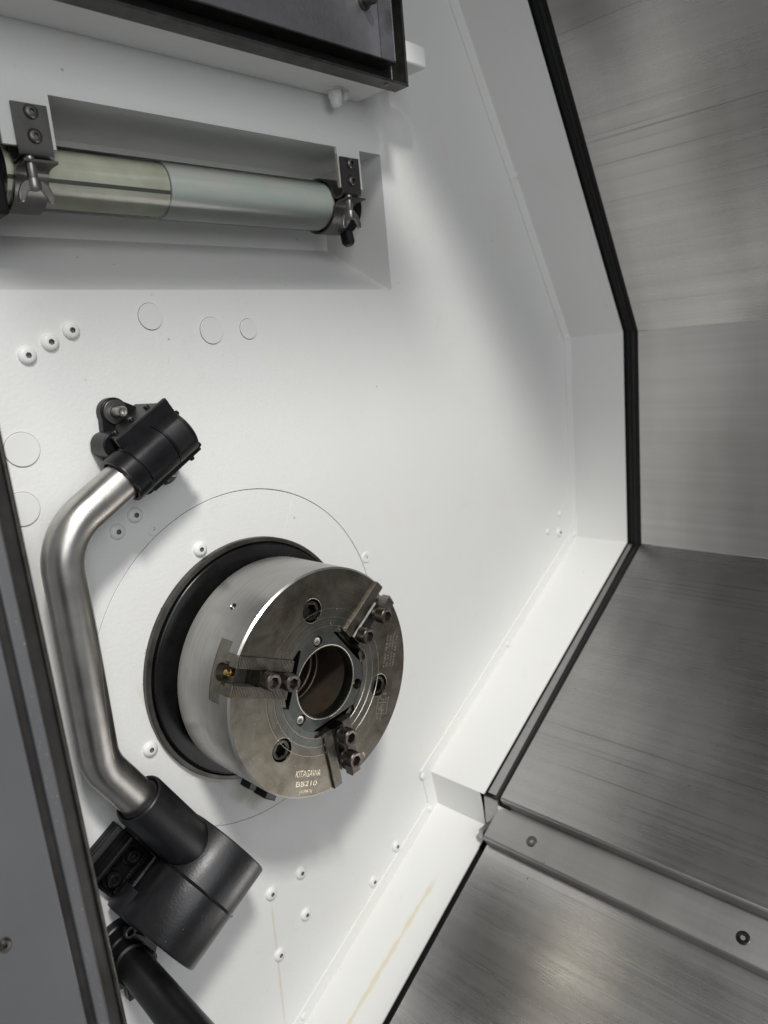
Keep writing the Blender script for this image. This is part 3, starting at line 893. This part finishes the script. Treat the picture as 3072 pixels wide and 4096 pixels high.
sock = MB().lathe([(26.4, 30), (26.4, 131), (25.8, 133.4), (24.6, 134.4), (23.4, 134.2), (22.4, 132.8), (21.6, 128), (20.2, 126), (20.2, 110)], sb + EZ * 0, AT, 96)
sock.build('socket', M_BLACK_HUB, arm, 30)
MB().lathe([(19.2, 128.5), (20.9, 129.5), (21.4, 131), (20.6, 132.4), (19.3, 132.6)], sb + EZ * (WA + 78), AT, 64).build('wiper_ring', M_RUBBER, arm, 40)
# hub rear lug seen at its lower left end
lug = MB().lathe([(0, -HL - 3), (27, -HL - 3), (28, -HL - 1), (28, -HL + 24), (0, -HL + 24)], HUB + AT * 26 + EZ * -22, AE, 64)
lug.build('hub_lug', M_BLACK_HUB, arm, 30)
# mounting bracket on the wall
BR = Vector((HUB.x, HUB.y, WW))
axb = (AE, AT, EZ)
bm_ = MB().box(BR, ((-52, 1), (30, 101), (0.2, 7)), axb); bm_.build('bracket_base', M_BLACK_GLOSS, arm, 0, 1.0)
bm_ = MB().box(BR, ((-52, 1), (92, 101), (7, 13)), axb).box(BR, ((-52, 1), (77, 82), (7, 19)), axb); bm_.build('bracket_rim', M_BLACK_GLOSS, arm, 0, 1.2)
bm_ = MB().box(BR, ((0.5, 5.5), (30, 84), (2, 28)), axb).box(BR, ((-55, -51.5), (34, 92), (2, 12)), axb); bm_.build('bracket_cheek', M_BLACK_GLOSS, arm, 0, 1.0)
ME_BB = cap_screw_mesh('bracket_bolt', 7.5, 8, 3.8, 5, 0.25, n=48); ME_BB.materials.append(M_BLACK_GLOSS)
for s_, t_ in ((-12, 60), (-40, 60)):
    MB().lathe([(11, 7), (11, 9.2), (8, 9.4)], BR + AE * s_ + AT * t_, EZ, 40).build('washer', M_BLACK_GLOSS, arm, 30)
    inst('bracket_bolt', ME_BB, arm, BR + AE * s_ + AT * t_ + EZ * 9.2)
wb = []
wr = []
for i in range(90):
    t = i / 89
    wb.append(BR + AE * (-50 + 49 * t) + AT * 45 + EZ * 10); wr.append(3.6 + 0.5 * math.sin(i * 1.9) + random.uniform(-.25, .25))
MB().tube(wb, wr, 16).build('weld_bead', M_BLACK_GLOSS, arm, 60)
# ribbed black sleeve at the upper end of the tube
sl = [(20.5, 2), (21.5, -4), (24.2, -4), (24.8, -3)]
z = -2.0
while z < 76:
    r0 = 24.9 if z < 13 or z > 50 else 24.6
    if abs(z - 13) < 0.7 or abs(z - 50) < 0.7:
        sl += [(r0 - 1.2, z), (r0 - 1.2, z + 0.5)]
    else:
        sl += [(r0, z), (r0, z + 0.6), (r0 - 0.22, z + 0.85), (r0 - 0.22, z + 1.05)]
    z += 1.3
sl += [(24.0, 77.5), (22.5, 78.5), (0, 78.5)]
MB().lathe(sl, TOP, AE, 96).build('ribbed_sleeve', M_BLACK, arm, 30)
pt = MB()
e1, e2, e3 = perp_axes(AE, EZ)
vs, fs = [], []
for i in range(13):
    a = R(-40 + 62 * i / 12)
    for z in (53, 73):
        vs.append(TOP + (e1 * math.cos(a) + e2 * math.sin(a)) * 25.5 + AE * z)
for i in range(12): fs.append((2 * i, 2 * i + 1, 2 * i + 3, 2 * i + 2))
pt.add(vs, fs).build('smooth_patch', M_RUBBER, arm, 60)

# dock that the sleeve parks in
dock = thing('parking_dock', 'black box-shaped dock on the wall holding the upper end of the steel tube', 'dock', (TOP.x, TOP.y, WW))
DB = Vector((TOP.x, TOP.y, 0))
axd = (AE, AT, EZ)
MB().box(DB, ((19, 77), (-27, 34), (WW + .2, -79)), axd).build('box', M_BLACK, dock, 0, 2.0, segs=3)
MB().box(DB, ((15, 82), (-29, 35.8), (-80, -74.5)), axd).build('rim', M_BLACK, dock, 0, 1.2)
w_ = MB()
for k, (t0, d) in enumerate(((-26, 3), (-10, 5), (8, 3), (24, 5))):
    w_.lathe([(0, 0), (8 + d, 0), (8 + d, 30), (0, 30)], DB + AE * 21 + AT * t0 + EZ * (WW + 4), EZ, 32)
w_.build('moulded_end', M_BLACK, dock, 30, 1.0)
for s_ in (26, 47, 68):
    MB().lathe([(0, 3.4), (2.2, 3.2), (2.9, 2.2), (2.9, -1)][::-1], DB + AE * s_ + AT * 34 + EZ * -94, AT, 24).build('stud', M_BLACK_GLOSS, dock, 40)
for t_ in (-24, -4, 16):
    MB().lathe([(0, 3.2), (2.2, 3.0), (2.8, 2.0), (2.8, -1)][::-1], DB + AE * 81.8 + AT * t_ + EZ * -77.2, AE, 24).build('stud', M_BLACK_GLOSS, dock, 40)
for s_ in (30, 68):
    MB().lathe([(0, 3.2), (2.2, 3.0), (2.8, 2.0), (2.8, -1)][::-1], DB + AE * s_ + AT * -28.6 + EZ * -77.2, AT * -1, 24).build('stud', M_BLACK_GLOSS, dock, 40)
for sg, s_, t_ in ((1, 49, 43.5), (-1, 55, -38)):
    po = [(x + s_, sg * y + t_) for x, y in circle(14.5, 28, (0, 0), R(10), R(170), True)] + [(s_ - 24, t_ - sg * 12), (s_ + 24, t_ - sg * 12)]
    MB().prism(po, DB, axd, WW + .3, WW + 12).build('lug', M_BLACK, dock, 30, 1.4)
    MB().lathe([(0, 0), (12, 0), (12.4, .5), (12.4, 2), (11.8, 2.5), (6, 2.7)], DB + AE * s_ + AT * t_ + EZ * (WW + 12), EZ, 48).build('washer', M_BRACKET, dock, 30)
    mb_ = cap_screw_mesh('bolt', 5.6, 15, 3.0, 5, 0.0, n=48); mb_.materials.append(M_STEEL)
    inst('bolt', mb_, dock, DB + AE * s_ + AT * t_ + EZ * (WW + 14.5))

# ------------------------------------------------------------------ black pipe with bolted flange, bottom left
pipe = thing('coolant_pipe', 'straight black pipe with a round bolted flange below the black hub', 'pipe', (-219, -262, WW))
PD = Vector((-24, 46, 160)).normalized()
P0_ = Vector((-215, -273, -126))
MB().lathe([(0, 0.3), (38, 0.3), (38, 10), (36.5, 11.5), (24, 11.5), (22, 13), (0, 13)], (-219, -262, WW), EZ, 72).build('flange', M_BLACK, pipe, 30)
MB().tube([P0_ + PD * k for k in (4, 40, 120, 200, 290)], 17.6, 48).build('tube', M_BLACK_HUB, pipe, 40)
MB().lathe([(17.6, 8), (20.5, 8), (20.5, 20), (17.6, 21)], P0_, PD, 48).build('weld_collar', M_BLACK_GLOSS, pipe, 40)
for a in (80, 200, 320):
    inst('bolt', ME_BB, pipe, (-219 + 29 * math.cos(R(a)), -262 + 29 * math.sin(R(a)), WW + 11.5))
MB().box((-219, -262, WW), ((-6, 22), (-56, -30), (0.3, 12)), (EX, EY, EZ)).build('foot', M_BLACK, pipe, 0, 1.0)

# black nozzle block peeking out under the chuck
nz = thing('nozzle_block', 'small black two-pronged block on the wall just under the chuck', 'block', (-22, -165, WW))
for (u, v, w0, w1, a, b, h) in ((-36, -147, WW, -114, 6, 7, 9), (-15, -166, WW, -108, 9, 8, 12)):
    MB().box((u, v, 0), ((-a, a), (-h, h), (w0, w1)), (Vector((0.8, -0.6, 0)), Vector((0.6, 0.8, 0)), EZ)).build('prong', M_BLACK_GLOSS, nz, 0, 1.0)

# ------------------------------------------------------------------ work lamp in the recess
LV, LW, LR = 544.0, -180.0, 31.0
lamp = thing('work_lamp', 'clear glass tube lamp in steel clamps inside the wall recess', 'lamp', (30, LV, -254))
LO = Vector((0, LV, LW))
MB().lathe([(LR, -192), (LR, 246)], LO, EX, 96).build('glass_tube', M_GLASS, lamp, 60)
MB().lathe([(0, -13), (LR - 1.4, -13), (LR - 1.4, 224), (0, 224)], LO, EX, 96).build('frosted_sleeve', M_FILM, lamp, 30)
MB().lathe([(LR - 3.5, -190), (LR - 3.5, -14)], LO, EX, 64).build('inner_reflector', M_REFLECT, lamp, 60)
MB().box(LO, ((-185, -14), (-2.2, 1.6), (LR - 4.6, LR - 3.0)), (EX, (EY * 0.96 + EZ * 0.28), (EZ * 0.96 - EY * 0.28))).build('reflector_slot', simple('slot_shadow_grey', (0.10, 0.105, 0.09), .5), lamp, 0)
MB().lathe([(LR - 2.6, -176), (LR - 2.6, -150)], LO, EX, 64).build('amber_band', simple('aged_sealant', (0.42, 0.36, 0.17), .5), lamp, 60)
MB().lathe([(0, -250), (34, -250), (34, -192), (31.5, -190), (31, -184)], LO, EX, 64).build('end_cap', M_BLACK, lamp, 30)
cap = [(31.5, 243), (33.5, 244)]
z = 246.0
while z < 268:
    cap += [(33.6, z), (33.6, z + 1.2), (32.8, z + 1.4), (32.8, z + 2.2)]; z += 2.4
cap += [(30, 272), (0, 272)]
MB().lathe(cap, LO, EX, 64).build('end_cap', M_BLACK, lamp, 30)
MB().lathe([(0, 30), (9, 30), (9, 46), (6, 50), (0, 50)], LO + EX * 262, (EZ * 0.2 + EY * -0.98), 32).build('cable_gland', M_BLACK, lamp, 30)
MB().lathe([(0, 270), (6, 270), (7.5, 272), (7.5, 277), (0, 279)], LO + EY * 8 + EZ * 12, EX, 24).build('end_screw', M_BRACKET, lamp, 30)

def strip(path2d, u0, u1, th, parent, name, mat):
    # bent sheet strip: (V, W) centre line, extruded along U
    m = MB(); n = len(path2d); L_, R_ = [], []
    for i in range(n):
        a = Vector(path2d[max(0, i - 1)]); b = Vector(path2d[min(n - 1, i + 1)])
        d = (b - a).normalized(); nn = Vector((-d.y, d.x)) * th / 2
        L_.append(Vector(path2d[i]) + nn); R_.append(Vector(path2d[i]) - nn)
    loop = L_ + R_[::-1]; k = len(loop)
    vs = [(u, p.x, p.y) for u in (u0, u1) for p in loop]
    fs = []
    for i in range(k): fs.append((i, (i + 1) % k, k + (i + 1) % k, k + i))
    for i in range(n - 1):
        j = k - 1 - i
        fs.append((i, i + 1, j - 1, j)); fs.append((k + i, k + j, k + j - 1, k + i + 1))
    m.add(vs, fs)
    return m.build(name, mat, parent, 40)
def arc2(r, a0, a1, n): return [(LV + r * math.sin(R(a0 + (a1 - a0) * i / n)), LW + r * math.cos(R(a0 + (a1 - a0) * i / n))) for i in range(n + 1)]
ME_BS = dome_screw_mesh('bracket_screw', 6.6, 3.6, 2.3); ME_BS.materials.append(M_BRACKET)
for uc in (237.0, -162.0):
    u0, u1 = uc - 16.5, uc + 15.5
    up_ = [(594, -129.4), (575, -129.4), (556, -129.4), (551, -129.8), (548.4, -132), (547.6, -136), (547.2, -141), (548, -144.5)] + arc2(LR + 2.4, 14, 150, 18)
    br = strip(up_, u0, u1, 2.2, lamp, 'clamp_bracket', M_BRACKET)
    lo_ = [(543.6, -121), (543.4, -128), (543.0, -137), (541.5, -143)] + arc2(LR + 2.4, -10, -150, 18)
    strip(lo_, u0, u1 - 1, 2.2, br, 'clamp_strap', M_BRACKET)
    for v in (587, 566.4):
        inst('bracket_screw', ME_BS, br, (uc, v, -128.2))
    bx = uc - 8
    wgb = MB().lathe([(4.6, 548), (4.6, 530), (4.0, 529)], (bx, 0, -129), EY, 24)
    wgb.lathe([(0, 519.5), (5.6, 519.5), (6.6, 522), (6.2, 529), (4, 529.5)], (bx, 0, -129), EY, 24)
    wgb.build('wing_bolt', M_BOLT_STEEL, br, 40)
    for sg in (-1, 1):
        ol = [(2.5, 527.5), (7.5, 528), (12.5, 524), (16, 516), (16.5, 510), (14.5, 507.5), (11, 508.5), (9.2, 514), (6, 518.5), (2.5, 520)]
        MB().prism([(bx + sg * x_, y_) for x_, y_ in ol], (0, 0, 0), (EX, EY, EZ), -129.5, -126.2).build('wing', M_BOLT_STEEL, br, 30, 1.0)
MB().box((0, 0, 0), ((-258, -193), (498, 604), (-250, -134.5)), (EX, EY, EZ)).build('junction_box', M_BLACK, lamp, 0, 3.0, segs=3)

# ------------------------------------------------------------------ hatch frame and white housing at the top
hb = thing('white_housing', 'white painted box housing along the top of the wall, above the lamp recess', 'housing', (0, 664, WW))
MB().box((0, 0, 0), ((-420, 263), (664, 1000), (WW + .3, -70)), (EX, EY, EZ)).build('box', M_WHITE_SMOOTH, hb, 0, 0.8)
n1 = MB().lathe([(9, 0, 'hex'), (9, -10, 'hex'), (7.6, -11), (7.4, -14), (6.2, -18), (3.5, -20.4), (0, -21)], (207, 664, -112), EY, 48)
n1.lathe([(11, 0.2), (11, -1.8), (9.5, -2)], (207, 664, -112), EY, 36)
n1.build('acorn_nut', M_WHITE_SMOOTH, hb, 30)
n2 = MB().lathe([(5.4, 0, 'hex'), (5.4, -5, 'hex'), (3, -5.5), (3, -9), (2.4, -10), (0, -10)], (222, 664, -111), EY, 36)
n2.build('nut', M_WHITE_SMOOTH, hb, 30)
st = MB().box((0, 0, 0), ((266.3, 309), (687, 712), (-80, -50)), (EX, EY, EZ)).build('stop_block', M_WHITE_SMOOTH, None, 0, 3.0, (285, 687, -65), segs=3)
tag(st, 'small white rounded block sticking out to the right of the dark hatch frame', 'block')
hf = thing('hatch_frame', 'dark steel hatch frame around a grey hammered tray at the top left', 'frame', (0, 658, -70))
MB().box((0, 0, 0), ((-420, 266), (657.5, 660.5), (-68, -45)), (EX, EY, EZ)).build('lower_lip', M_FRAME, hf, 0, 0.6)
MB().box((0, 0, 0), ((263, 266), (661, 1000), (-68, -45)), (EX, EY, EZ)).build('side_lip', M_FRAME, hf, 0, 0.6)
MB().box((0, 0, 0), ((-420, 262.5), (661, 1000), (-69.8, -68.6)), (EX, EY, EZ)).build('back_sheet', M_DARK, hf, 0)
MB().box((0, 0, 0), ((-420, 246.5), (679, 681), (-67.5, -45)), (EX, EY, EZ)).build('tray_lip', M_FRAME, hf, 0, 0.5)
MB().box((0, 0, 0), ((244.5, 246.5), (681.5, 1000), (-67.5, -45)), (EX, EY, EZ)).build('tray_side', M_TRAY, hf, 0, 0.5)
MB().box((0, 0, 0), ((-420, 244), (681.5, 1000), (-68, -66)), (EX, EY, EZ)).build('tray_panel', M_TRAY, hf, 0)
bt = MB().lathe([(0, 0), (9, 0), (9, 3), (5.5, 3.4), (5.5, 17), (4.5, 18.5), (0, 19)], (221, 746, -66), (EZ - EY * .15), 32)
bt.build('stud', M_SCREW, hf, 30)
MB().lathe([(0, -1.2), (3, -1), (3.6, .5)], (236, 657.5, -54), EY, 24).build('rivet', M_BRACKET, hf, 40)

# ------------------------------------------------------------------ door post, close to the camera at the lower left
post = thing('door_post', 'dark grey upright door post with dusty ledge along the left edge', 'post', (-320, -400, 50))
tl = R(0.9)
px_, py_ = Vector((math.cos(tl), math.sin(tl), 0)), Vector((-math.sin(tl), math.cos(tl), 0))
def pbar(poly, name, mat, bev, v0=-560, v1=330, sm=30):
    # poly in (U', W), extruded along the post
    o = Vector((-310, 85, 0))
    m = MB().prism(poly, o, (px_, EZ, py_ * -1), -v1, -v0)
    return m.build(name, mat, post, sm, bev)
pbar([(-110, 40), (-16.5, 40), (-16.5, 61), (-17.5, 62), (-110, 62)], 'front_panel', M_POST, 0.8)
pbar([(-16, 38), (-9, 38), (-9, 53), (-16, 51)], 'groove', M_POST_DARK, 0.3)
pbar([(-8.8, 36), (-0.6, 36), (0, 37), (0, 58.4), (-0.8, 59.4), (-8.0, 59.0), (-8.8, 58.2)], 'dusty_ledge', M_POST, 0.7)
pbar([(-0.5, 57), (0.25, 57), (0.25, 58.9), (-0.2, 59.7), (-0.9, 59.7)], 'worn_edge', M_BRACKET, 0.0)
pbar([(0.2, 30), (14.5, 30), (14.5, 40), (0.2, 42)], 'dark_strip', M_POST_DARK, 0.4)
pbar([(14.7, 28), (17.6, 28), (18, 29), (18, 42.5), (17.2, 43.5), (15.2, 43.5), (14.7, 42.8)], 'edge_lip', M_FRAME, 0.5)
MB().lathe([(4.5, 62), (4.5, 63.5), (3.5, 65), (1.8, 65.2), (1.6, 64, 'hex'), (1.6, 62.5, 'hex'), (0, 62.3)], (-366, -39, 0), EZ, 30).build('screw', M_SCREW, post, 40)

# ------------------------------------------------------------------ metal chips and dust
def flakes(name, sampler, n, size, mat, label):
    m = MB()
    for i in range(n):
        p, nrm = sampler()
        if p is None: continue
        e1, e2, e3 = perp_axes(nrm, Vector((random.uniform(-1, 1), random.uniform(-1, 1), random.uniform(-1, 1))))
        k = size * random.uniform(0.4, 1.0) ** 1.5
        k2 = k * random.uniform(0.35, 1.0)
        t = Vector(nrm) * 0.05
        c = Vector(p) + t
        tip = e3 * random.uniform(0.1, 0.6) * k
        m.add([c + e1 * k, c + e2 * k2 + tip, c - e1 * k * .7, c - e2 * k2 * .8 + tip * .4], [(0, 1, 2, 3)])
    o = m.build(name, mat, None, 0, 0, (0, 0, 0), fix=False)
    tag(o, label, 'chips', kind='stuff')
    return o
def s_face():
    while True:
        a = random.uniform(0, 2 * PI); r = 127 * math.sqrt(random.random())
        if r < 56 or r > 124: continue
        if any(abs(math.sin(a - j) * r) < 22 and math.cos(a - j) > 0 for j in JA) and random.random() < 0.8: continue
        return (r * math.cos(a), r * math.sin(a), 0.05), EZ
flakes('metal_chips', s_face, 190, 0.45, M_CHIP, 'tiny bright metal chips sprinkled on the dark chuck face')
def s_hub():
    a = R(random.uniform(-75, 45)); z = random.uniform(-54, 54)
    e1, e2, e3 = perp_axes(AE, EZ)
    n_ = e1 * math.cos(a) + e2 * math.sin(a)
    return HUB + n_ * (HR + .05) + AE * z, n_
flakes('metal_chips', s_hub, 45, 0.3, M_CHIP, 'tiny bright metal chips on the black arm hub')
def s_bot():
    k = random.random() ** 0.7
    return (L3a[0] - C30 * (20 + 330 * k), L3a[1] - S30 * (20 + 330 * k), random.uniform(30, 480)), Vector((-S30, C30, 0))
flakes('metal_chips', s_bot, 70, 0.5, M_CHIP, 'bright metal specks lying on the lowest steel panel')
def s_post():
    v = random.uniform(-420, 230)
    return Vector((-310, 85, 0)) + px_ * random.uniform(-8, -0.8) + py_ * v + EZ * 59.4, EZ
flakes('dust_specks', s_post, 150, 0.42, M_DUST, 'pale dust specks on the ledge of the grey door post')
def s_tray():
    return (random.uniform(-100, 242), random.uniform(683, 780), -65.9), EZ
flakes('metal_chips', s_tray, 90, 0.4, M_CHIP, 'tiny bright chips stuck to the grey hatch tray')
